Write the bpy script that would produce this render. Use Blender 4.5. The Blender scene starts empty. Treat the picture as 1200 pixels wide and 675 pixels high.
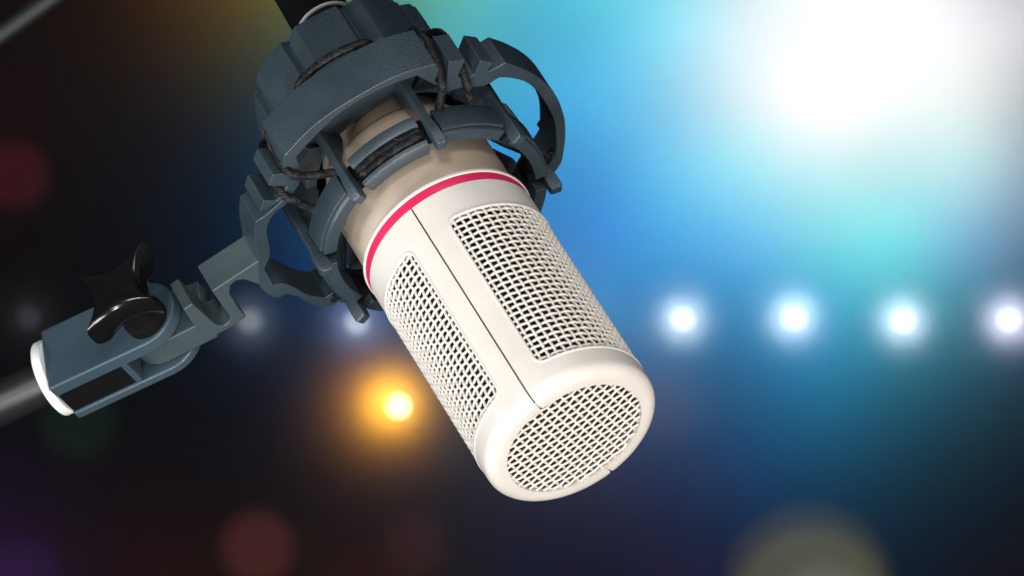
import bpy, bmesh, math, random
import numpy as np
from mathutils import Vector, Matrix
random.seed(7)
S = bpy.context.scene
COL = S.collection
PI = math.pi
U = 0.0275                      # metres per radius of the microphone head
EYE = Vector((0, 0, 1.45))      # camera position

# ------------------------------------------------------------------ camera
cam = bpy.data.cameras.new('camera')
co = bpy.data.objects.new('camera', cam); COL.objects.link(co)
co.location = EYE; co.rotation_euler = (PI/2, 0, 0)
cam.sensor_width = 36; cam.lens = 36*6132.5/1200
cam.clip_start = 0.05; cam.clip_end = 200
cam.dof.use_dof = True; cam.dof.focus_distance = 55.9*U; cam.dof.aperture_fstop = 25
S.camera = co

# ------------------------------------------------------------------ world
w = bpy.data.worlds.new("World"); S.world = w; w.use_nodes = True
w.node_tree.nodes['Background'].inputs[0].default_value = (0.55, 0.75, 1.0, 1)
w.node_tree.nodes['Background'].inputs[1].default_value = 0.004

# ------------------------------------------------------------------ exposure
S.view_settings.view_transform = 'Standard'; S.view_settings.look = 'None'
S.view_settings.exposure = 0; S.view_settings.gamma = 1
S.cycles.use_denoising = True
S.cycles.max_bounces = 6; S.cycles.sample_clamp_indirect = 4

# frames (camera space: x right, y down, z forward, in units of U)
def V(c): return Vector((c[0], c[2], -c[1]))
def frame_matrix(origin, ex, ey, ez):
    m = Matrix.Identity(4)
    for i, e in enumerate((ex, ey, ez)):
        v = V(e).normalized()
        m[0][i], m[1][i], m[2][i] = v
    m.translation = EYE + V(origin)*U
    return m
MIC_O = (0.6583, 1.5848, 55.0)
MIC_X, MIC_Y, MIC_Z = (0.8425, -0.5388, 0.0), (-0.3212, -0.5023, -0.8028), (0.4325, 0.6763, -0.5962)
MIC = frame_matrix(MIC_O, MIC_X, MIC_Y, MIC_Z)      # local +Z runs to the tip of the microphone
BLK = frame_matrix((-3.9598, 0.3237, 57.5442), (0.87373, -0.40459, -0.27), (-0.15639, -0.75928, 0.63169), (-0.46058, -0.50970, -0.72668))

# ------------------------------------------------------------------ lamps on the microphone
def area(name, loc, target, size, power, col, sy=None):
    l = bpy.data.lights.new(name, 'AREA'); l.energy = power; l.color = col; l.size = size
    if sy: l.shape = 'RECTANGLE'; l.size_y = sy
    o = bpy.data.objects.new(name, l); COL.objects.link(o); o.location = loc
    o.rotation_euler = (Vector(target)-Vector(loc)).to_track_quat('-Z', 'Y').to_euler()
    return o
CTR = EYE + Vector((-0.03, 1.54, 0.0))
area('key_softbox', CTR+Vector((0.45, -0.90, -0.55)), CTR, 0.50, 14, (1, 0.975, 0.945))
area('front_fill', CTR+Vector((0.05, -1.25, 0.42)), CTR, 0.55, 4.5, (1, 0.97, 0.935))  # unseen fill added near the camera to brighten head and barrel
sn = bpy.data.lights.new('head_fill_spot', 'SPOT'); sn.energy = 41; sn.color = (1, 0.965, 0.925); sn.shadow_soft_size = 0.12  # unseen narrow spot added to lift the head above the mount
sn.spot_size = math.radians(10.5); sn.spot_blend = 1.0
so = bpy.data.objects.new('head_fill_spot', sn); COL.objects.link(so); so.location = CTR+Vector((-0.10, -1.25, 0.40))
so.rotation_euler = (MIC @ Vector((0, 0, -1.1*U))-so.location).to_track_quat('-Z', 'Y').to_euler()
area('low_fill_strip', CTR+Vector((-0.55, -1.05, -0.42)), CTR+Vector((-0.08, 0, 0)), 0.14, 4.0, (1, 0.98, 0.96), 0.45)  # unseen strip added for the thumb screw's rim highlight
area('left_softbox', CTR+Vector((-0.80, -0.30, -0.15)), CTR, 0.35, 5.5, (0.90, 0.95, 1.0))
area('top_strip', CTR+Vector((0.10, -0.35, 0.75)), CTR, 0.5, 1.6, (0.72, 0.88, 1.0), 0.25)

ms = bpy.data.lights.new('mount_fill_spot', 'SPOT'); ms.energy = 42; ms.color = (0.90, 0.96, 1.0); ms.shadow_soft_size = 0.06  # unseen fill spot added to brighten the mount's front faces
ms.spot_size = math.radians(10.5); ms.spot_blend = 1.0
mo = bpy.data.objects.new('mount_fill_spot', ms); COL.objects.link(mo); mt = MIC @ Vector((-0.9*U, 0.5*U, -4.8*U))
mo.location = mt+Vector((-0.25, -0.95, -0.80)); mo.rotation_euler = (mt-mo.location).to_track_quat('-Z', 'Y').to_euler()

# ------------------------------------------------------------------ backdrop wash lights, unseen spots added to imitate the blurred glow
WALL_D = 20.0
PXM = WALL_D/6132.5              # metres on the backdrop seen by one pixel of the photograph
def on_wall(px, py, h): return EYE + Vector(((px-600)*PXM, WALL_D-h, (337.5-py)*PXM))
def wash(px, py, h, col, k=1.0, angle=168, blend=0.5, name='added_wash_light'):
    """spot h pixels in front of the backdrop, facing it; col = linear brightness wanted on the wall"""
    l = bpy.data.lights.new(name, 'SPOT'); m = max(col)
    if m <= 0: return
    hm = h*PXM
    l.color = [c/m for c in col]
    l.energy = m*k*4*PI*PI*hm*hm/0.5
    l.spot_size = math.radians(angle); l.spot_blend = blend; l.shadow_soft_size = 0.01
    o = bpy.data.objects.new(name, l); COL.objects.link(o)
    o.location = on_wall(px, py, hm); o.rotation_euler = (PI/2, 0, 0)
#WASH_BEGIN
WASH = [
 (1045, 280, 100, (0.0000, 0.4016, 0.3580)),
 (620, -60, 100, (0.0092, 0.1102, 0.3306)),
 (875, 365, 100, (0.0000, 0.0061, 0.0325)),
 (1215, 25, 100, (0.2560, 0.2740, 0.2824)),
 (875, 25, 100, (0.2440, 0.2243, 0.2176)),
 (365, -60, 100, (0.1024, 0.1114, 0.0000)),
 (535, 280, 100, (0.0000, 0.1393, 0.1949)),
 (1045, 110, 100, (0.2224, 0.2209, 0.2052)),
 (620, 450, 100, (0.0126, 0.0000, 0.0000)),
 (875, 195, 100, (0.0000, 0.2441, 0.1399)),
 (1215, 195, 100, (0.0389, 0.0000, 0.0711)),
 (1045, -60, 100, (0.4974, 0.3713, 0.2807)),
 (960, 535, 100, (0.0000, 0.0082, 0.0111)),
 (535, 110, 100, (0.0000, 0.1184, 0.0544)),
 (790, 25, 100, (0.0000, 0.3141, 0.3870)),
 (705, 365, 100, (0.0000, 0.1023, 0.1794)),
 (448, 470, 40, (0.1465, 0.0365, 0.0000)),
 (960, 110, 100, (0.6435, 0.3445, 0.3179)),
 (25, 705, 100, (0.0035, 0.0031, 0.0000)),
 (365, 705, 100, (0.0021, 0.0018, 0.0000)),
 (790, 705, 100, (0.0076, 0.0021, 0.0108)),
 (1130, 110, 100, (0.2739, 0.2328, 0.1828)),
 (25, 110, 100, (0.0025, 0.0000, 0.0000)),
 (705, 110, 100, (0.0000, 0.1266, 0.2912)),
 (790, 280, 100, (0.0000, 0.0742, 0.1434)),
 (960, 365, 100, (0.0000, 0.0572, 0.2152)),
 (1130, 195, 100, (0.1559, 0.3365, 0.2978)),
 (620, 195, 100, (0.0000, 0.0000, 0.0551)),
 (450, 195, 100, (0.0000, 0.0000, 0.0144)),
 (790, 535, 100, (0.0000, 0.0000, 0.0075)),
 (620, 705, 100, (0.0000, 0.0013, 0.0138)),
 (535, -60, 100, (0.0594, 0.2908, 0.0000)),
 (280, -60, 100, (0.0732, 0.0000, 0.0000)),
 (960, 705, 100, (0.0046, 0.0041, 0.0199)),
 (620, 365, 100, (0.0608, 0.0795, 0.0019)),
 (1130, 280, 100, (0.0000, 0.0000, 0.2043)),
 (960, 280, 100, (0.0000, 0.1441, 0.0813)),
 (705, 450, 100, (0.0438, 0.0079, 0.0377)),
 (1130, 25, 100, (0.2757, 0.2578, 0.3059)),
 (535, 705, 100, (0.0001, 0.0048, 0.0000)),
 (195, 705, 100, (0.0111, 0.0009, 0.0000)),
 (960, -60, 100, (0.5237, 0.6478, 0.6723)),
 (790, 195, 100, (0.0000, 0.1505, 0.2714)),
 (450, 280, 100, (0.0000, 0.0000, 0.0918)),
 (875, 110, 100, (0.1976, 0.1642, 0.1641)),
 (960, 195, 100, (0.0879, 0.1441, 0.1568)),
 (1215, 705, 100, (0.0039, 0.0000, 0.0023)),
 (705, -60, 100, (0.0336, 0.3469, 0.3854)),
 (620, 110, 100, (0.0187, 0.0853, 0.1555)),
 (705, 280, 100, (0.0000, 0.0017, 0.2389)),
 (-60, 195, 100, (0.0067, 0.0000, 0.0000)),
 (535, 195, 100, (0.0000, 0.0548, 0.3065)),
 (1045, 25, 100, (0.1590, 0.2407, 0.2778)),
 (535, 25, 100, (0.0383, 0.0968, 0.1443)),
 (875, 535, 100, (0.0000, 0.0052, 0.0417)),
 (-60, 705, 100, (0.0240, 0.0029, 0.0473)),
 (875, 280, 100, (0.0000, 0.0467, 0.2947)),
 (960, 450, 100, (0.0000, 0.0418, 0.0818)),
 (450, 705, 100, (0.0186, 0.0013, 0.0000)),
]
DISCS = [      # added pools standing in for blurred discs of light: x, y, radius, colour, softness of the edge
 (18, 205, 46, (0.026, 0.003, 0.005), 0.6),
 (302, 642, 50, (0.040, 0.010, 0.009), 0.6),
 (488, 635, 40, (0.012, 0.003, 0.003), 0.5),
 (30, 672, 48, (0.006, 0.002, 0.020), 0.8),
 (92, 495, 55, (0.002, 0.009, 0.003), 0.8),
 (948, 690, 100, (0.026, 0.023, 0.006), 0.10),
 (952, 705, 88, (0.048, 0.042, 0.011), 0.08),
 (968, 722, 62, (0.030, 0.034, 0.030), 0.04),
 (785, 470, 60, (0.016, 0.010, 0.004), 0.95),
]
#WASH_END
for x_, y_, h_, c_ in WASH: wash(x_, y_, h_, c_)
HALOS = [      # extra unseen spots imitating the glow round each lamp: x, y, height, colour
 (800, 374, 25, (1.0, 1.15, 1.25)), (930, 372, 25, (1.15, 1.3, 1.5)), (1058, 376, 25, (1.15, 1.3, 1.5)), (1182, 375, 25, (1.25, 1.2, 1.5)),
 (418, 378, 30, (0.16, 0.20, 0.34)), (293, 376, 30, (0.07, 0.09, 0.12)), (34, 372, 34, (0.012, 0.012, 0.014)),
 (458, 472, 34, (2.1, 1.0, 0.05)), (452, 474, 70, (0.20, 0.075, 0.016)),
]
for x_, y_, h_, c_ in HALOS: wash(x_, y_, h_, c_, angle=150, blend=0.9)
for x_, y_, r_, c_, b_ in DISCS:        # a narrow spot from further back leaves a round pool of light
    hh = r_*6
    wash(x_, y_, hh, c_, angle=2*math.degrees(math.atan(r_/hh)), blend=b_, name='added_pool_light')

# ------------------------------------------------------------------ materials
def mat(name, col, rough=0.5, metal=0.0, spec=0.5, bump=0.0, scale=900, var=0.0, coat=0.0, vscale=60, speck=None):
    m = bpy.data.materials.new(name); m.use_nodes = True
    nt = m.node_tree; b = nt.nodes['Principled BSDF']
    b.inputs['Base Color'].default_value = (*col, 1); b.inputs['Roughness'].default_value = rough
    b.inputs['Metallic'].default_value = metal; b.inputs['Specular IOR Level'].default_value = spec
    b.inputs['Coat Weight'].default_value = coat
    tc = nt.nodes.new('ShaderNodeTexCoord')
    if var > 0:
        n = nt.nodes.new('ShaderNodeTexNoise'); n.inputs['Scale'].default_value = vscale; n.inputs['Detail'].default_value = 5
        r = nt.nodes.new('ShaderNodeMapRange'); r.inputs[1].default_value = 0.3; r.inputs[2].default_value = 0.7
        r.inputs[3].default_value = 1-var; r.inputs[4].default_value = 1+var
        mx = nt.nodes.new('ShaderNodeVectorMath'); mx.operation = 'SCALE'; mx.inputs[0].default_value = col
        nt.links.new(tc.outputs['Object'], n.inputs['Vector']); nt.links.new(n.outputs['Fac'], r.inputs[0])
        nt.links.new(r.outputs[0], mx.inputs['Scale']); nt.links.new(mx.outputs[0], b.inputs['Base Color'])
        r2 = nt.nodes.new('ShaderNodeMapRange'); r2.inputs[1].default_value = 0.3; r2.inputs[2].default_value = 0.7
        r2.inputs[3].default_value = rough-0.06; r2.inputs[4].default_value = rough+0.06
        nt.links.new(n.outputs['Fac'], r2.inputs[0]); nt.links.new(r2.outputs[0], b.inputs['Roughness'])
    if bump > 0:
        n = nt.nodes.new('ShaderNodeTexNoise'); n.inputs['Scale'].default_value = scale; n.inputs['Detail'].default_value = 3
        bp = nt.nodes.new('ShaderNodeBump'); bp.inputs['Strength'].default_value = bump; bp.inputs['Distance'].default_value = 0.0004
        nt.links.new(tc.outputs['Object'], n.inputs['Vector']); nt.links.new(n.outputs['Fac'], bp.inputs['Height'])
        nt.links.new(bp.outputs[0], b.inputs['Normal'])
    return m
M_HEAD = mat('champagne_paint', (0.665, 0.61, 0.55), 0.34, 0.0, 0.5, 0.22, 1300, 0.045)
M_BARREL = mat('champagne_barrel_shaded', (0.50, 0.40, 0.31), 0.42, 0.1, 0.5, 0.16, 1800, 0.03)  # darker than the head paint, the barrel's shade put into the colour
M_WIRE = mat('champagne_wire', (0.69, 0.635, 0.57), 0.36, 0.0, 0.5)
M_DARK = mat('dark_gauze', (0.030, 0.023, 0.018), 0.8, 0, 0.3, 0.6, 2500, 0.3, vscale=900)
M_RED = mat('red_ring_paint', (0.60, 0.020, 0.085), 0.30, 0, 0.5)
M_PLASTIC = mat('blue_grey_plastic', (0.027, 0.041, 0.051), 0.36, 0, 0.6, 0.38, 1700, 0.14)
M_CLEVIS = mat('slate_blue_paint', (0.038, 0.062, 0.081), 0.36, 0, 0.5, 0.16, 2200, 0.05)
M_TONGUE = mat('grey_plastic', (0.045, 0.063, 0.068), 0.42, 0, 0.5, 0.25, 1900, 0.06)
M_BLACK = mat('gloss_black_plastic', (0.006, 0.006, 0.006), 0.16, 0, 0.6, 0.04, 500)
M_MATTE = mat('matte_black', (0.003, 0.003, 0.0035), 0.8, 0, 0.12)
M_CORD = mat('black_braided_cord', (0.007, 0.007, 0.0075), 0.5, 0, 0.3)
M_WHITE = mat('white_nylon', (0.82, 0.82, 0.81), 0.4, 0, 0.5)
M_ROD = mat('satin_black_rod', (0.085, 0.085, 0.085), 0.34, 0.85, 0.5)
M_CHROME = mat('nickel', (0.72, 0.72, 0.70), 0.45, 0.5)
M_WALL = mat('stage_backdrop', (0.5, 0.5, 0.5), 1.0, 0, 0.0)
M_HOUSE = mat('lamp_housing', (0.02, 0.02, 0.02), 0.5)
def glow(name, col, s):
    m = bpy.data.materials.new(name); m.use_nodes = True; nt = m.node_tree
    nt.nodes.remove(nt.nodes['Principled BSDF']); e = nt.nodes.new('ShaderNodeEmission')
    e.inputs[0].default_value = (*col, 1); e.inputs[1].default_value = s
    nt.links.new(e.outputs[0], nt.nodes['Material Output'].inputs[0]); return m

# ------------------------------------------------------------------ mesh helpers (lengths in units of U)
class MB:
    def __init__(s): s.v = []; s.f = []
    def add(s, vs, fs):
        o = len(s.v); s.v += [tuple(x) for x in vs]; s.f += [tuple(i+o for i in f) for f in fs]; return s
    def build(s, name, m, parent=None, bevel=0, seg=2, ang=35, smooth=40, rescale=U):
        me = bpy.data.meshes.new(name); me.from_pydata([tuple(c*rescale for c in v) for v in s.v], [], s.f)
        bm = bmesh.new(); bm.from_mesh(me); bmesh.ops.recalc_face_normals(bm, faces=bm.faces); bm.to_mesh(me); bm.free()
        me.materials.append(m); me.shade_smooth()
        o = bpy.data.objects.new(name, me); COL.objects.link(o)
        if parent: o.parent = parent
        if bevel:
            b = o.modifiers.new('bevel', 'BEVEL'); b.width = bevel*rescale; b.segments = seg
            b.limit_method = 'ANGLE'; b.angle_limit = math.radians(ang); b.harden_normals = True
        me.set_sharp_from_angle(angle=math.radians(smooth))
        return o
def P(psi, r, z):
    a = math.radians(psi); return (r*math.sin(a), r*math.cos(a), z)
def revolve(mb, prof, n=144, closed=False, a0=0.0, a1=360.0):
    full = abs(a1-a0-360) < 1e-6; k = n if full else n+1; m = len(prof)
    vs = [P(a0+(a1-a0)*i/n, r, z) for i in range(k) for r, z in prof]
    fs = []
    for i in range(n):
        j = (i+1) % k
        for q in range(m if closed else m-1):
            p = (q+1) % m; fs.append((i*m+q, i*m+p, j*m+p, j*m+q))
    if not full and closed: fs += [tuple(range(m)), tuple(n*m+q for q in reversed(range(m)))]
    if not closed and full:
        if prof[0][0] < 1e9 and prof[0][0] > 0 and False: pass
    return mb.add(vs, fs)
def capped(mb, prof, n=64):
    """solid of revolution, end discs closed with n-gons"""
    m = len(prof); vs = [P(360*i/n, r, z) for i in range(n) for r, z in prof]
    fs = [(i*m+q, i*m+q+1, ((i+1) % n)*m+q+1, ((i+1) % n)*m+q) for i in range(n) for q in range(m-1)]
    fs += [tuple(i*m for i in range(n)), tuple(i*m+m-1 for i in reversed(range(n)))]
    return mb.add(vs, fs)
def prism(mb, poly, z0, z1):
    """poly = (x, y) outline; z0 / z1 number or function of (x, y)"""
    f0 = z0 if callable(z0) else (lambda x, y: z0); f1 = z1 if callable(z1) else (lambda x, y: z1)
    n = len(poly)
    vs = [(x, y, f0(x, y)) for x, y in poly]+[(x, y, f1(x, y)) for x, y in poly]
    fs = [tuple(range(n)), tuple(range(2*n-1, n-1, -1))]+[(i, (i+1) % n, n+(i+1) % n, n+i) for i in range(n)]
    return mb.add(vs, fs)
def box(mb, x0, x1, y0, y1, z0, z1):
    return prism(mb, [(x0, y0), (x1, y0), (x1, y1), (x0, y1)], z0, z1)
def band(mb, outer, inner, z0, z1):
    """strip between two outlines of equal length, closed loop"""
    f0 = z0 if callable(z0) else (lambda x, y: z0); n = len(outer)
    vs = [(x, y, z1) for x, y in outer]+[(x, y, z1) for x, y in inner]+[(x, y, f0(x, y)) for x, y in outer]+[(x, y, f0(x, y)) for x, y in inner]
    fs = []
    for i in range(n):
        j = (i+1) % n
        fs += [(i, j, n+j, n+i), (2*n+i, 2*n+j, j, i), (3*n+i, 3*n+j, 2*n+j, 2*n+i), (n+i, n+j, 3*n+j, 3*n+i)]
    return mb.add(vs, fs)
def spline(pts, n):
    pts = [Vector(p) for p in pts]; out = []
    ext = [2*pts[0]-pts[1]]+pts+[2*pts[-1]-pts[-2]]
    for i in range(len(pts)-1):
        a, b, c, d = ext[i:i+4]
        for k in range(n):
            t = k/n; out.append(0.5*((2*b)+(c-a)*t+(2*a-5*b+4*c-d)*t*t+(3*b-a-3*c+d)*t**3))
    out.append(pts[-1]); return out
def tube(mb, pts, r, n=8, caps=True):
    pts = [Vector(p) for p in pts]; N = len(pts); base = len(mb.v); up = None
    for i, p in enumerate(pts):
        t = (pts[min(i+1, N-1)]-pts[max(i-1, 0)]).normalized()
        if up is None: up = t.orthogonal().normalized()
        up = (up-t*up.dot(t)).normalized(); s = t.cross(up)
        rr = r(i/(N-1)) if callable(r) else r
        for k in range(n):
            a = 2*PI*k/n; mb.v.append(tuple(p+rr*(math.cos(a)*up+math.sin(a)*s)))
    for i in range(N-1):
        for k in range(n):
            l = (k+1) % n; mb.f.append((base+i*n+k, base+i*n+l, base+(i+1)*n+l, base+(i+1)*n+k))
    if caps:
        mb.f.append(tuple(base+k for k in reversed(range(n)))); mb.f.append(tuple(base+(N-1)*n+k for k in range(n)))
    return mb
def braid(mb, pts, R=0.044, r=0.0065, strands=8, pitch=0.22):
    """woven sheath: strands wound both ways round a core"""
    tube(mb, pts, R*0.95, 8)
    pts = [Vector(p) for p in pts]; L = [0]
    for a, b in zip(pts, pts[1:]): L.append(L[-1]+(b-a).length)
    n = max(8, int(L[-1]/(pitch/7)))
    frames = []; up = None
    for i in range(n+1):
        s = L[-1]*i/n; k = max(j for j in range(len(L)-1) if L[j] <= s+1e-9); f = (s-L[k])/max(1e-9, L[k+1]-L[k])
        p = pts[k].lerp(pts[k+1], f); t = (pts[k+1]-pts[k]).normalized()
        if up is None: up = t.orthogonal().normalized()
        up = (up-t*up.dot(t)).normalized(); frames.append((s, p, up.copy(), t.cross(up)))
    for sg in (1, -1):
        for q in range(strands):
            path = []
            for s, p, u_, v_ in frames:
                a = sg*2*PI*s/pitch+2*PI*q/strands
                rr = R+0.004*math.sin(a*strands*1.0+sg)
                path.append(p+rr*(math.cos(a)*u_+math.sin(a)*v_))
            tube(mb, path, r, 4, False)
    return mb
def thing(name, label, cat, matrix, group=None):
    o = bpy.data.objects.new(name, None); COL.objects.link(o); o.matrix_world = matrix; o.empty_display_size = 0.02
    o['label'] = label; o['category'] = cat
    if group: o['group'] = group
    return o
def boolean(o, cutter, op='DIFFERENCE'):
    md = o.modifiers.new('cut', 'BOOLEAN'); md.operation = op; md.object = cutter; md.solver = 'EXACT'
    bpy.context.view_layer.update()
    dg = bpy.context.evaluated_depsgraph_get()
    me = bpy.data.meshes.new_from_object(o.evaluated_get(dg))
    o.modifiers.remove(md); old = o.data; o.data = me; me.name = old.name; bpy.data.meshes.remove(old)
    cm = cutter.data; bpy.data.objects.remove(cutter); bpy.data.meshes.remove(cm)

# ------------------------------------------------------------------ backdrop (setting)
bw = MB(); s_ = 9.0
bw.add([(-s_, WALL_D, -s_), (s_, WALL_D, -s_), (s_, WALL_D, s_), (-s_, WALL_D, s_)], [(0, 1, 2, 3)])
bw.v = [(x, y, z+EYE.z) for x, y, z in bw.v]
bd = bw.build('backdrop', M_WALL, rescale=1); bd['kind'] = 'structure'

# ------------------------------------------------------------------ microphone
SEAM = -8.8
mic = thing('microphone', 'champagne beige studio microphone with red ring and woven metal grilles, tip tilted down', 'microphone', MIC)
W0, W1, ZT, ZB, RC = 15.2, 164.8, -2.575, -0.365, 0.09
prof = [(1.0, -2.985)]
prof += [(1.0, -2.0), (1.0, -1.0), (1.0, -0.16)]
for k in range(1, 9):
    a = PI/2*k/8; prof.append((0.86+0.14*math.cos(a), -0.14+0.14*math.sin(a)-0.0))
prof += [(0.785, 0.0), (0.785, -0.07), (0.90, -0.12), (0.925, -0.25), (0.925, -2.985)]
shell = revolve(MB(), prof, 144, closed=True).build('head_shell', M_HEAD, mic)
def window_cutter(a0, a1):
    """rounded rectangle in angle x length, bent round the head"""
    pts = []; w_ = math.radians(a1-a0)
    for cx, cy, st in ((w_-RC, ZT+RC, -90), (w_-RC, ZB-RC, 0), (RC, ZB-RC, 90), (RC, ZT+RC, 180)):
        for k in range(7):
            a = math.radians(st+90*k/6); pts.append((cx+RC*math.cos(a), cy+RC*math.sin(a)))
    xs = sorted(set([round(p[0], 5) for p in pts]+[i*w_/60 for i in range(1, 60)]))
    ring = []                     # densify the two long curved sides
    for i, p in enumerate(pts):
        q = pts[(i+1) % len(pts)]; n = max(1, int(abs(q[0]-p[0])/0.044))
        for k in range(n): ring.append((p[0]+(q[0]-p[0])*k/n, p[1]+(q[1]-p[1])*k/n))
    mb = MB(); vs = []
    for r in (0.80, 1.15): vs += [P(a0+math.degrees(x), r, z) for x, z in ring]
    n = len(ring)
    # caps as strips: match lower and upper outline by angle
    lo = lambda x: ZT+RC-math.sqrt(max(0, RC*RC-max(0, RC-min(x, w_-x))**2))
    hi = lambda x: ZB-RC+math.sqrt(max(0, RC*RC-max(0, RC-min(x, w_-x))**2))
    N = 90; grid = []; ts = []
    for i in range(9): ts.append(RC*(1-math.cos(PI/2*i/8)))
    ts += [RC+(w_-2*RC)*i/N for i in range(1, N)]
    ts += [w_-t for t in reversed(ts[:9])]
    vs = []; fs = []
    for x in ts:
        a = a0+math.degrees(x)
        vs += [P(a, 0.80, lo(x)), P(a, 0.80, hi(x)), P(a, 1.15, hi(x)), P(a, 1.15, lo(x))]
    for i in range(len(ts)-1):
        b = 4*i
        for q in range(4): fs.append((b+q, b+(q+1) % 4, b+4+(q+1) % 4, b+4+q))
    fs += [(0, 1, 2, 3), tuple(4*(len(ts)-1)+q for q in (3, 2, 1, 0))]
    mb.add(vs, fs); return mb.build('cutter', M_HEAD, mic)
for a in (SEAM, SEAM+180): boolean(shell, window_cutter(a+W0, a+W1))
def seam_cutter(a, wd, r0, r1, z0, z1):
    mb = MB(); c = Vector(P(a, 1, 0)); t = Vector(P(a+90, 1, 0)); vs = []
    for z in (z0, z1):
        for r, s in ((r0, -1), (r1, -1), (r1, 1), (r0, 1)): q = c*r+t*(s*wd/2); vs.append((q.x, q.y, z))
    mb.add(vs, [(0, 1, 2, 3), (7, 6, 5, 4), (0, 4, 5, 1), (1, 5, 6, 2), (2, 6, 7, 3), (3, 7, 4, 0)]); return mb.build('cutter', M_HEAD, mic)
for a in (SEAM, SEAM+180):
    boolean(shell, seam_cutter(a, 0.019, 0.90, 1.2, -3.05, 0.1))
    boolean(shell, seam_cutter(a, 0.0191, 0.7, 1.1, -0.035, 0.1))
boolean(shell, seam_cutter(SEAM+180, 0.045, 0.90, 1.2, -0.13, 0.1))
shell.data.shade_smooth(); shell.data.set_sharp_from_angle(angle=math.radians(30))
bv = shell.modifiers.new('bevel', 'BEVEL'); bv.width = 0.011*U; bv.segments = 2; bv.limit_method = 'ANGLE'; bv.angle_limit = math.radians(50); bv.harden_normals = True
# raised lips round the windows
for a in (SEAM, SEAM+180):
    w_ = math.radians(W1-W0); pts = []
    e = -0.016
    x0, x1, z0, z1 = e, w_-e, ZT+e, ZB-e; R_ = RC-e
    for cx, cy, st in ((x1-R_, z0+R_, -90), (x1-R_, z1-R_, 0), (x0+R_, z1-R_, 90), (x0+R_, z0+R_, 180)):
        for k in range(7):
            t = math.radians(st+90*k/6); pts.append((cx+R_*math.cos(t), cy+R_*math.sin(t)))
    path = []
    for i, p in enumerate(pts):
        q = pts[(i+1) % len(pts)]; n = max(1, int(math.hypot(q[0]-p[0], q[1]-p[1])/0.04))
        for k in range(n): x, z = p[0]+(q[0]-p[0])*k/n, p[1]+(q[1]-p[1])*k/n; path.append(P(a+W0+math.degrees(x), 0.990, z))
    path.append(path[0])
    tube(MB(), path, 0.021, 8, False).build('window_lip', M_HEAD, mic)
# woven grilles
def weave_side(a):
    mb = MB(); w_ = math.radians(W1-W0); rm, amp, rw = 0.978, 0.0090, 0.0166
    nc = round(w_/0.0925); nr = round((ZB-ZT)/0.0865); pc, pr = w_/nc, (ZB-ZT)/nr
    for i in range(nc):                              # wires along the head
        x = (i+0.5)*pc; path = []
        jx = random.uniform(-.0012, .0012)
        for k in range(nr*4+1):
            z = ZT+k*pr/4; s = (k/4-0.5)
            path.append(P(a+W0+math.degrees(x+jx), rm-amp*math.cos(PI*s)*(1 if i % 2 else -1), z))
        tube(mb, path, rw, 6, False)
    for j in range(nr):                              # wires round the head
        z = ZT+(j+0.5)*pr; path = []
        jz = random.uniform(-.0012, .0012)
        for k in range(nc*4+1):
            x = k*pc/4; s = (k/4-0.5)
            path.append(P(a+W0+math.degrees(x), rm+amp*math.cos(PI*s)*(1 if j % 2 == 0 else -1)*-1, z+jz))
        tube(mb, path, rw, 6, False)
    return mb
for a in (SEAM, SEAM+180): weave_side(a).build('side_grille', M_WIRE, mic, smooth=80)
def weave_end():
    mb = MB(); Rg = 0.79; p = 0.0905; n = int(Rg/p)+1; zc, amp, rw = -0.045, 0.006, 0.0165
    ca, sa = math.cos(math.radians(-SEAM)), math.sin(math.radians(-SEAM))
    for d in (0, 1):
        for i in range(-n, n+1):
            off = (i+0.5 if d == 0 else i)*p
            if abs(off) >= Rg-0.01: continue
            h = math.sqrt(Rg*Rg-off*off); m = max(4, int(2*h/p*4)); path = []
            for k in range(m+1):
                t = -h+2*h*k/m
                if d == 0: x, y, s = off, t, t/p
                else: x, y, s = t, off, t/p-0.5
                bulge = 0.03*(1-(off*off+t*t)/(Rg*Rg))
                z = zc+bulge+(0.010 if d == 1 else -0.010)+amp*math.cos(PI*s)*(1 if i % 2 else -1)*(1 if d == 0 else -1)*(1)
                path.append((x*ca-y*sa, x*sa+y*ca, z))
            tube(mb, path, rw+(0.0015 if d == 0 else -0.0015), 6, False)
    return mb
weave_end().build('end_grille', M_WIRE, mic, smooth=80)
capped(MB(), [(0.87, -2.95), (0.87, -0.32), (0.78, -0.26)], 96).build('inner_gauze', M_DARK, mic)
# ring, barrel
revolve(MB(), [(0.93, -2.978), (0.996, -2.984), (0.998, -3.0), (0.998, -3.105), (0.93, -3.105)], 144, True).build('red_ring', M_RED, mic)
revolve(MB(), [(0.93, -3.103), (0.999, -3.103), (1.010, -3.112), (1.010, -3.14), (0.992, -3.16), (0.93, -3.175)], 144, True).build('collar_ring', M_HEAD, mic)
capped(MB(), [(0.90, -3.0), (0.942, -3.13), (0.942, -4.26), (0.932, -4.30), (0.86, -4.38), (0.79, -4.66), (0.79, -5.6), (0.5, -5.75), (0.36, -5.8), (0.36, -6.1)], 128).build('barrel', M_BARREL, mic, smooth=20)

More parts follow.
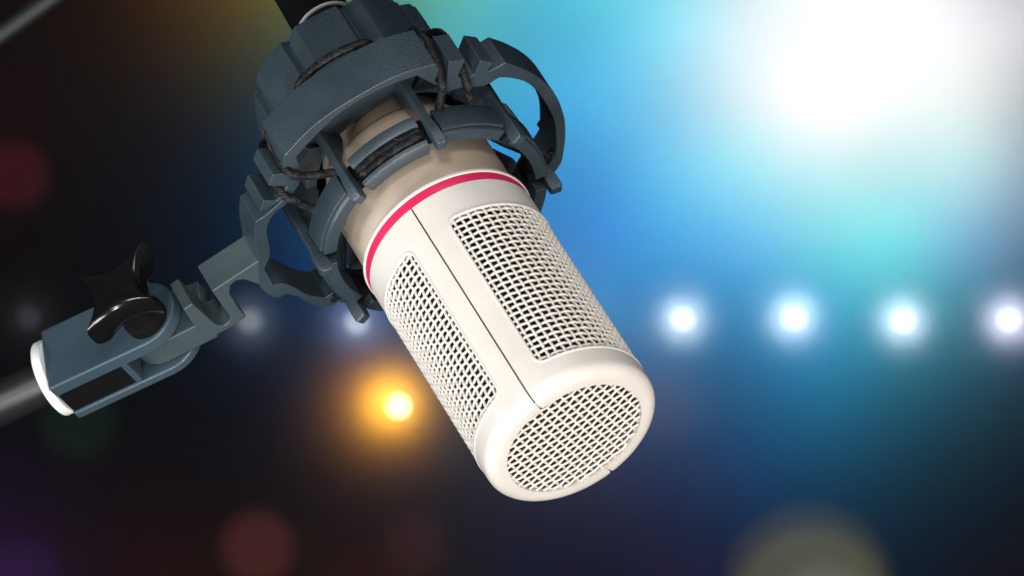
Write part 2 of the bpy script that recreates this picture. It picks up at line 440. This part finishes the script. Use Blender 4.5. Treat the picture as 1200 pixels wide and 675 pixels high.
# ------------------------------------------------------------------ shock mount
mount = thing('shock_mount', 'blue grey plastic spider shock mount with black elastic cords holding the microphone barrel', 'shock mount', MIC)
R_OUT = [(-1.057, 1.626), (-1.001, 1.727), (-0.814, 1.808), (-0.58, 1.889), (-0.349, 1.924), (-0.106, 1.924), (0.196, 1.905), (0.435, 1.866), (0.649, 1.795), (0.908, 1.668), (0.908, 1.56), (0.797, 1.415), (0.88, 1.268), (1.037, 1.573), (1.201, 1.457), (1.038, 1.28), (1.058, 1.221), (1.195, 1.151), (1.333, 1.3), (1.446, 1.151), (1.332, 1.082), (1.389, 1.059), (1.553, 1.044), (1.677, 0.796), (1.79, 0.474), (1.839, 0.101), (1.803, -0.297), (1.716, -0.59), (1.551, -0.93)]
R_IN = [(1.503, -0.802), (1.594, -0.589), (1.668, -0.361), (1.695, -0.158), (1.700, 0.181), (1.672, 0.419), (1.620, 0.593), (1.520, 0.760), (1.411, 0.880), (1.219, 0.903), (1.031, 1.067), (0.857, 1.152), (0.753, 1.442), (0.664, 1.669), (0.442, 1.756), (0.209, 1.816), (-0.036, 1.841), (-0.3, 1.824), (-0.593, 1.735), (-0.748, 1.675), (-0.889, 1.61), (-0.929, 1.424)]
L_OUT = [(-1.089, 1.483), (-1.205, 1.568), (-1.311, 1.448), (-1.149, 1.263), (-1.273, 1.178), (-1.331, 1.168), (-1.445, 1.287), (-1.549, 1.146), (-1.416, 1.123), (-1.290, 1.110), (-1.512, 1.053), (-1.645, 1.049), (-1.762, 0.812), (-1.873, 0.442), (-1.944, 0.273), (-2.015, 0.053), (-1.978, -0.211), (-1.921, -0.3), (-1.831, -0.312), (-1.754, -0.433), (-1.69, -0.653), (-1.609, -0.835), (-1.484, -0.931), (-1.371, -0.94)]
L_IN = [(-1.382, -0.748), (-1.502, -0.742), (-1.638, -0.528), (-1.705, -0.317), (-1.786, -0.13), (-1.886, -0.061), (-1.866, 0.273), (-1.719, 0.438), (-1.589, 0.846), (-1.425, 0.998), (-1.274, 1.019), (-1.151, 1.105), (-1.022, 1.202)]
# far half of the ring, behind the microphone: the same teeth and a matching plate
def pol(a, r): q = P(a, r, 0); return (q[0], q[1])
far_out = [pol(a, r) for a, r in ((124, 1.80), (131, 1.72), (135, 1.80), (139, 1.68), (143, 1.80), (148, 1.66), (152, 1.90), (165, 1.93), (180, 1.93), (195, 1.93), (207, 1.90), (211, 1.66), (216, 1.82), (220, 1.68), (224, 1.82), (229, 1.72), (235, 1.70))]
far_in = [pol(a, r) for a, r in ((233, 1.55), (220, 1.54), (207, 1.60), (195, 1.83), (180, 1.84), (165, 1.83), (152, 1.60), (139, 1.54), (127, 1.60))]
outer = R_OUT+far_out+L_OUT[::-1]            # clockwise from the front plate, right, far, left
inner = (L_IN[::-1]+[] )
ring_bm = MB()
def zback(x, y):
    a = math.degrees(math.atan2(x, y))
    return -4.50 if -33 < a < 29 and math.hypot(x, y) > 1.4 else -4.36
loop_in = R_IN[::-1][1:-0 or None]
inner = [(-0.929, 1.424)]+R_IN[::-1][1:]+far_in[::-1]+L_IN      # same sense as outer
def smooth_outline(pts):
    """round the gentle bends, keep the crisp corners"""
    P_ = [Vector(p) for p in pts]; n = len(P_); out = []
    def turn(i):
        a = P_[i]-P_[i-1]; b = P_[(i+1) % n]-P_[i]
        return abs(a.angle(b)) if a.length > 0 and b.length > 0 else 9
    soft = [turn(i) < 0.62 for i in range(n)]
    for i in range(n):
        a, b, c, d = P_[i-1], P_[i], P_[(i+1) % n], P_[(i+2) % n]
        out.append(tuple(b))
        s0, s1 = soft[i], soft[(i+1) % n]
        if (s0 or s1) and (c-b).length > 0.09:
            a_ = a if s0 else b*2-c; d_ = d if s1 else c*2-b
            if not s0: a_ = b-(c-b)
            if not s1: d_ = c+(c-b)
            for k in (1, 2, 3):
                t = k/4; L = (c-b).length
                m0 = (c-a_).normalized()*L if s0 else (c-b); m1 = (d_-b).normalized()*L if s1 else (c-b)
                q = (2*t**3-3*t*t+1)*b+(t**3-2*t*t+t)*m0+(-2*t**3+3*t*t)*c+(t**3-t*t)*m1
                out.append(tuple(q))
    return out
outer, inner = smooth_outline(outer), smooth_outline(inner)
def ring_mesh():
    me = bpy.data.meshes.new('outer_ring'); bm = bmesh.new()
    loops = []
    for pts in (outer, inner):
        vs = [bm.verts.new((x*U, y*U, -3.93*U)) for x, y in pts]
        es = [bm.edges.new((vs[i], vs[(i+1) % len(vs)])) for i in range(len(vs))]; loops.append((vs, es))
    bmesh.ops.triangle_fill(bm, use_beauty=True, use_dissolve=False, edges=loops[0][1]+loops[1][1])
    fs = list(bm.faces)
    ext = bmesh.ops.extrude_face_region(bm, geom=fs)
    for v in [g for g in ext['geom'] if isinstance(g, bmesh.types.BMVert)]:
        v.co.z = zback(v.co.x/U, v.co.y/U)*U
    bmesh.ops.recalc_face_normals(bm, faces=bm.faces)
    bmesh.ops.dissolve_limit(bm, angle_limit=0.01, verts=bm.verts, edges=bm.edges)
    bm.to_mesh(me); bm.free(); me.materials.append(M_PLASTIC); me.shade_smooth(); me.set_sharp_from_angle(angle=math.radians(38))
    o = bpy.data.objects.new('outer_ring', me); COL.objects.link(o); o.parent = mount
    b = o.modifiers.new('bevel', 'BEVEL'); b.width = 0.024*U; b.segments = 3; b.limit_method = 'ANGLE'; b.angle_limit = math.radians(40); b.harden_normals = True
    return o
ring_mesh()
BR = [(-1.798, 0.485), (-1.873, 0.442), (-2.473, 0.433), (-2.48, -0.139), (-2.52, -0.19), (-2.58, -0.2), (-2.636, -0.149), (-2.659, -0.076), (-2.724, 0.434), (-2.842, 0.427), (-2.851, 0.17), (-2.821, -0.26), (-2.465, -0.293), (-2.332, -0.28), (-2.344, -0.041), (-2.333, 0.226), (-2.268, 0.342), (-2.195, 0.357), (-2.119, 0.303), (-2.045, 0.148), (-1.97, -0.013), (-1.93, 0.2)]
prism(MB(), BR, -4.352, -3.937).build('bracket', M_TONGUE, mount, bevel=0.018)
# hub
hub = MB(); prof_a = []
NF = 9; pts_o = []
for k in range(NF):
    a = -18+360/NF*k
    for da, r in ((0, 1.025), (8.5, 1.13), (10, 1.135), (20, 1.10), (30, 1.095), (36.5, 1.10), (38.5, 1.03)): pts_o.append(pol(a+da, r))
pts_i = [pol(math.degrees(math.atan2(x, y)), 0.97) for x, y in pts_o]
band(hub, pts_o, pts_i, -5.86, -4.44)
hub.build('hub', M_PLASTIC, mount, bevel=0.02)
cap = MB(); n = len(pts_o)
cap_o = [(x*0.975, y*0.975) for x, y in pts_o]; cap_i = [pol(math.degrees(math.atan2(x, y)), 0.46) for x, y in pts_o]
band(cap, cap_o, cap_i, -5.93, -5.80); cap.build('hub_cap', M_PLASTIC, mount, bevel=0.02)
revolve(MB(), [(0.80, -4.74), (0.965, -4.74), (0.975, -4.78), (0.975, -4.95), (0.80, -4.95)], 96, True).build('clamp_collar', M_MATTE, mount, bevel=0.01)
# webs that carry the ring
for a0, a1 in ((-31, 30), (150, 210)):
    revolve(MB(), [(1.87, -4.30), (1.87, -4.44), (1.15, -5.10), (1.00, -5.00), (1.00, -4.46), (1.04, -4.42), (1.78, -4.24)], 24, True, a0, a1).build('web', M_PLASTIC, mount, bevel=0.01)
for a0, a1 in ((30.5, 47), (133, 149.5), (-50, -31.5), (210.5, 228)):
    revolve(MB(), [(1.50, -4.28), (1.50, -4.37), (1.12, -4.75), (1.00, -4.75), (1.00, -4.46), (1.04, -4.42), (1.40, -4.26)], 10, True, a0, a1).build('web', M_PLASTIC, mount, bevel=0.01)
for a0 in (66, 111, -69, -114):     # arms of the basket that reach the plain parts of the ring
    pass
# fingers and inner ring
FA = [-24, 21, 63, 110, 156, 201, 246, 291]
for a in FA:
    mb = MB(); c = Vector(P(a, 1, 0)); t = Vector(P(a+90, 1, 0))
    def pr(r, s, z): q = c*r+t*s; return (q.x, q.y, z)
    secs = [(1.00, 1.22, 0.080, -4.86), (1.20, 1.42, 0.062, -4.60), (1.31, 1.44, 0.050, -4.40), (1.32, 1.43, 0.045, -3.62), (1.31, 1.45, 0.056, -3.50), (1.30, 1.45, 0.060, -3.28), (1.315, 1.43, 0.050, -3.245)]
    vs = []
    for r0, r1, hw, z in secs: vs += [pr(r0, -hw, z), pr(r1, -hw, z), pr(r1, hw, z), pr(r0, hw, z)]
    fs = [(4*i+q, 4*i+(q+1) % 4, 4*i+4+(q+1) % 4, 4*i+4+q) for i in range(len(secs)-1) for q in range(4)]+[(3, 2, 1, 0), tuple(4*(len(secs)-1)+q for q in range(4))]
    mb.add(vs, fs)
    g = [(0.985, -4.60), (0.985, -4.36), (1.12, -4.12), (1.29, -3.88), (1.33, -3.80), (1.33, -4.60)]      # gusset under the finger
    gv = [pr(r, -0.03, z) for r, z in g]+[pr(r, 0.03, z) for r, z in g]; m_ = len(g)
    mb.add(gv, [tuple(range(m_)), tuple(range(2*m_-1, m_-1, -1))]+[(i, (i+1) % m_, m_+(i+1) % m_, m_+i) for i in range(m_)])
    mb.build('finger', M_PLASTIC, mount, bevel=0.014)
for k, a in enumerate(FA):
    a0, a1 = a+4.2, (FA[(k+1) % 8]-a) % 360+a-4.2
    if k in (0, 4): pr_ = [(1.14, -3.79), (1.14, -3.41), (1.17, -3.375), (1.29, -3.375), (1.33, -3.395), (1.345, -3.44), (1.30, -3.455), (1.26, -3.47), (1.26, -3.64), (1.345, -3.65), (1.365, -3.68), (1.365, -3.79)]
    else: pr_ = [(1.20, -3.79), (1.20, -3.41), (1.335, -3.41), (1.345, -3.45), (1.33, -3.455), (1.33, -3.47), (1.37, -3.475), (1.375, -3.77), (1.36, -3.79)]
    revolve(MB(), pr_, 22, True, a0, a1).build('inner_ring', M_PLASTIC, mount, bevel=0.014, ang=50)
for k, a in enumerate(FA):     # links under the fingers join the arcs of the inner ring
    revolve(MB(), [(1.15, -3.76), (1.15, -3.52), (1.30, -3.52), (1.30, -3.76)], 6, True, a-4.3, a+4.3).build('inner_ring', M_MATTE, mount)
# elastic cords
def soften(pts, it=2):
    pts = [Vector(p) for p in pts]
    for _ in range(it):
        q = [pts[0]]
        for a, b in zip(pts, pts[1:]): q += [a.lerp(b, 0.25), a.lerp(b, 0.75)]
        pts = q+[pts[-1]]
    return pts
def cord(pts): braid(MB(), soften(pts)).build('elastic_cord', M_CORD, mount, smooth=60)
def arcpts(a0, a1, r, z, n): return [P(a0+(a1-a0)*i/n, r, z) for i in range(n+1)]
for k in (0, 4):        # lying in the grooves of the inner ring (doubled)
    a = FA[k]
    for dr, dz in ((0.0, 0.042), (0.0, -0.042)):
        cord([P(a+3.5, 1.25, -3.60)]+arcpts(a+7, a+38, 1.310+dr, -3.555+dz, 12)+[P(a+41.5, 1.25, -3.60)])
cord([P(-15.5, 1.66, -4.52), P(-16, 1.86, -4.60), P(-8, 1.90, -4.61), P(0, 1.905, -4.61), P(8, 1.88, -4.60), P(14, 1.84, -4.58), P(16, 1.62, -4.54)])
for a in (-17.5, 17.5):
    mb = MB(); tube(mb, [P(a, 1.45, -4.62), P(a, 1.80, -4.56)], 0.045, 12); mb.build('cord_post', M_PLASTIC, mount, smooth=60)
cord([P(168, 1.62, -4.52), P(172, 1.90, -4.58), P(180, 1.93, -4.58), P(188, 1.90, -4.58), P(192, 1.62, -4.52)])
# right pair
cord([P(31, 1.60, -4.70), (0.95, 1.64, -4.52), (0.955, 1.56, -4.18), (0.87, 1.43, -3.89), (0.81, 1.30, -3.86), (0.67, 1.20, -3.76), (0.60, 1.12, -3.72)])
cord([P(39, 1.55, -4.70), (1.15, 1.40, -4.52), (1.15, 1.34, -4.18), (1.09, 1.20, -3.89), (1.05, 1.06, -3.86), (0.96, 0.83, -3.76), (0.91, 0.78, -3.72)])
# left pair
cord([P(-31, 1.60, -4.70), (-1.00, 1.68, -4.50), (-1.06, 1.58, -4.18), (-1.065, 1.52, -3.885), (-0.985, 1.37, -3.865), (-0.62, 1.19, -3.80), (-0.52, 1.14, -3.74)])
cord([P(-41, 1.55, -4.70), (-1.19, 1.38, -4.50), (-1.25, 1.27, -4.18), (-1.235, 1.20, -3.885), (-1.15, 1.04, -3.865), (-1.03, 0.80, -3.80), (-0.98, 0.74, -3.72)])
for b in (111, 156, -69-45, -159):      # far side pairs
    s_ = 1 if b > 0 else -1
    cord([P(b+s_*9, 1.80, -4.50), P(b+s_*9, 1.86, -4.20), P(b+s_*7, 1.70, -3.95), P(b+s_*2, 1.38, -3.78), P(b, 1.28, -3.72)])

# swivel joint at the end of the bracket
def rounded_plate(x0, cx, cy, r, z0, z1, n=20, y0=None, y1=None):
    pts = [(x0, cy-r), (cx, cy-r)]+[(cx+r*math.sin(PI*k/n), cy-r*math.cos(PI*k/n)) for k in range(1, n)]+[(cx, cy+r), (x0, cy+r)]
    return prism(MB(), pts, z0, z1)
def on_mount(o):        # the joint is drawn in its own frame, then hung on the mount
    o.matrix_world = BLK; o.parent = mount; o.matrix_parent_inverse = MIC.inverted(); return o
CX, CY, CR = -0.14, 0.11, 0.425
def joint(o, m=BLK): o.parent = mount; o.matrix_parent_inverse = MIC.inverted(); o.matrix_basis = m; return o
clev = rounded_plate(-1.385, CX, CY, CR, -0.185, 0.0)
lo_ = rounded_plate(-1.385, CX, CY, CR, -0.67, -0.545); clev.add(lo_.v, lo_.f)
box(clev, -1.380, -0.45, CY+0.25, CY+CR-0.004, -0.56, -0.17)
box(clev, -0.56, -0.475, CY-CR+0.012, CY+0.26, -0.56, -0.17)
box(clev, -1.380, -1.30, CY-CR+0.10, CY+0.26, -0.56, -0.17)
joint(box(MB(), -1.372, -0.565, CY-CR+0.035, CY+0.26, -0.543, -0.187).build('slot_shade', M_MATTE, None))  # black box filling the empty slot, standing in for its deep shade
co_ = joint(clev.build('clevis', M_CLEVIS, None, bevel=0.03, seg=3))
tong = MB(); n = 20; rr = 0.335
pts = [(0.52, CY-rr+0.02)]+[(CX-rr*math.sin(PI*k/n), CY-rr*math.cos(PI*k/n)) for k in range(0, n+1)]+[(0.52, CY+rr-0.05)]
prism(tong, pts, -0.53, -0.20); joint(tong.build('swivel_tongue', M_TONGUE, None, bevel=0.02))
# thumb screw
kn = MB(); KX, KY = -0.06, 0.0; N = 96
def star(th, k):
    t = (th+PI/4) % (PI/2)-PI/4                # angle from the middle of a hollow side
    d, rho = 0.92, 0.655
    r = d*math.cos(t)-math.sqrt(max(0.0, rho*rho-(d*math.sin(t))**2))
    r = 1.12/((1/r)**14+(1/0.565)**14)**(1/14)
    return max(r-k, 0.05)
layers = [(0.33, 0.13), (0.40, 0.05), (0.45, 0.015), (0.49, 0.0), (0.63, 0.0)]
layers += [(0.63+0.09*math.sin(math.radians(t)), 0.075*(1-math.cos(math.radians(t)))) for t in range(12, 91, 13)]
layers += [(0.722, 0.10), (0.718, 0.14), (0.715, 0.22)]
vs = []
for z, k in layers:
    for i in range(N):
        th = 2*PI*i/N+0.03; r = star(th-0.03, k); vs.append((KX+r*math.cos(th), KY+r*math.sin(th), z))
fs = [(l*N+i, l*N+(i+1) % N, (l+1)*N+(i+1) % N, (l+1)*N+i) for l in range(len(layers)-1) for i in range(N)]
fs += [tuple(reversed(range(N))), tuple((len(layers)-1)*N+i for i in range(N))]
kn.add(vs, fs)
st = MB(); capped(st, [(0.25, -0.01), (0.25, 0.10), (0.21, 0.13), (0.21, 0.36)], 40); st.v = [(x+KX, y+KY, z) for x, y, z in st.v]
joint(st.build('screw_collar', M_MATTE, None, smooth=40)); joint(kn.build('thumb_screw', M_BLACK, None, smooth=50))
capped(MB(), [(0.13, -0.75), (0.13, -0.2)], 24)

# ------------------------------------------------------------------ stand boom
stand = thing('microphone_stand', 'black metal boom rod of a stand with white nylon washer, entering from the lower left', 'microphone stand', BLK)
def along_x(prof, n=48):
    mb = capped(MB(), prof, n); mb.v = [(z, y+CY, x-0.335) for x, y, z in mb.v]; return mb
along_x([(0.22, -9.0), (0.25, -8.98), (0.25, -1.45)]).build('boom_rod', M_ROD, stand)
along_x([(0.16, -1.50), (0.16, -1.0)]).build('threaded_stud', M_CHROME, stand)
along_x([(0.41, -1.505), (0.445, -1.485), (0.445, -1.415), (0.425, -1.388)]).build('washer', M_WHITE, stand, smooth=40)

# ------------------------------------------------------------------ cable plug behind the microphone
PLUG_M = MIC @ Matrix.Translation((0.12*U, 0, 0))
plug = thing('cable_plug', 'black cable plug with thin silver rim at the rear of the shock mount', 'cable plug', PLUG_M)
capped(MB(), [(0.30, -6.10), (0.33, -6.16), (0.33, -6.60)], 64).build('plug_nose', M_MATTE, plug)
capped(MB(), [(0.34, -6.60), (0.358, -6.605), (0.358, -6.622), (0.34, -6.627)], 64).build('rim', M_CHROME, plug)
capped(MB(), [(0.31, -6.63), (0.35, -6.64), (0.35, -6.72), (0.33, -7.35), (0.32, -8.4), (0.30, -8.7), (0.14, -9.4), (0.12, -9.6)], 64).build('plug_shell', M_BLACK, plug)
tube(MB(), spline([(0, 0, -9.5), (0, 0, -10.5), (0.3, 0.3, -12), (1.2, 1.0, -14)], 10), 0.11, 16).build('cable', M_MATTE, plug)

# ------------------------------------------------------------------ dark cable far behind, top left
cb = MB()
def cam_pt(px, py, z): return ((px-600)*z/6132.5*1.0, z, (337.5-py)*z/6132.5)
pts = [cam_pt(-60, 82, 2.3), cam_pt(0, 41, 2.3), cam_pt(60, -2, 2.3), cam_pt(160, -76, 2.3)]
tube(cb, spline(pts, 8), 0.0038, 20); cb.v = [(x, y, z+EYE.z) for x, y, z in cb.v]
cable = cb.build('boom_arm', mat('satin_grey_rod', (0.05, 0.056, 0.058), 0.45, 0.3), rescale=1)
cable['label'] = 'thin grey rod crossing the dark upper left corner, out of focus'; cable['category'] = 'boom arm'

# ------------------------------------------------------------------ stage lamps on the backdrop
def lamp(px, py, r, col, s, label, group='row of white stage lamps'):
    rm = r*PXM
    o = thing('stage_lamp', label, 'stage lamp', Matrix.Translation(on_wall(px, py, 0.004)) @ Matrix.Rotation(PI/2, 4, 'X'), group)
    k = rm
    capped(MB(), [(1.0*k, 0.0), (1.04*k, 0.10*k), (0.9*k, 0.18*k)], 32).build('housing', M_HOUSE, o, rescale=1)
    pr_ = [(0.8*k, 0.18*k)]+[(k*math.cos(a), 0.25*k+0.5*k*math.sin(a)) for a in [math.radians(t) for t in range(0, 86, 9)]]+[(0.03*k, 0.75*k)]
    capped(MB(), pr_, 32).build('bulb', glow('lamp_glow', col, s), o, rescale=1)
#LAMPS_BEGIN
WHITE = (0.80, 0.90, 1.0)
lamp(34, 372, 7, WHITE, 0.10, 'very dim grey lamp at the left edge above the stand rod')
lamp(293, 376, 8, WHITE, 0.5, 'dim grey lamp glowing just right of the bracket arm')
lamp(418, 378, 7, WHITE, 1.6, 'pale blue lamp showing below the shock mount beside the microphone')
lamp(800, 374, 7, WHITE, 3.0, 'bright white lamp nearest the right side of the microphone head')
lamp(930, 372, 7, WHITE, 3.0, 'bright white lamp, second from the microphone in the row at right')
lamp(1058, 376, 7, WHITE, 3.0, 'bright white lamp, third from the microphone in the row at right')
lamp(1182, 375, 7, WHITE, 3.0, 'bright white lamp at the right edge of the picture')
lamp(467, 476, 7, (1.0, 0.80, 0.42), 8.0, 'warm orange lamp with yellow halo left of the microphone head', 'coloured stage lamps')
#LAMPS_END
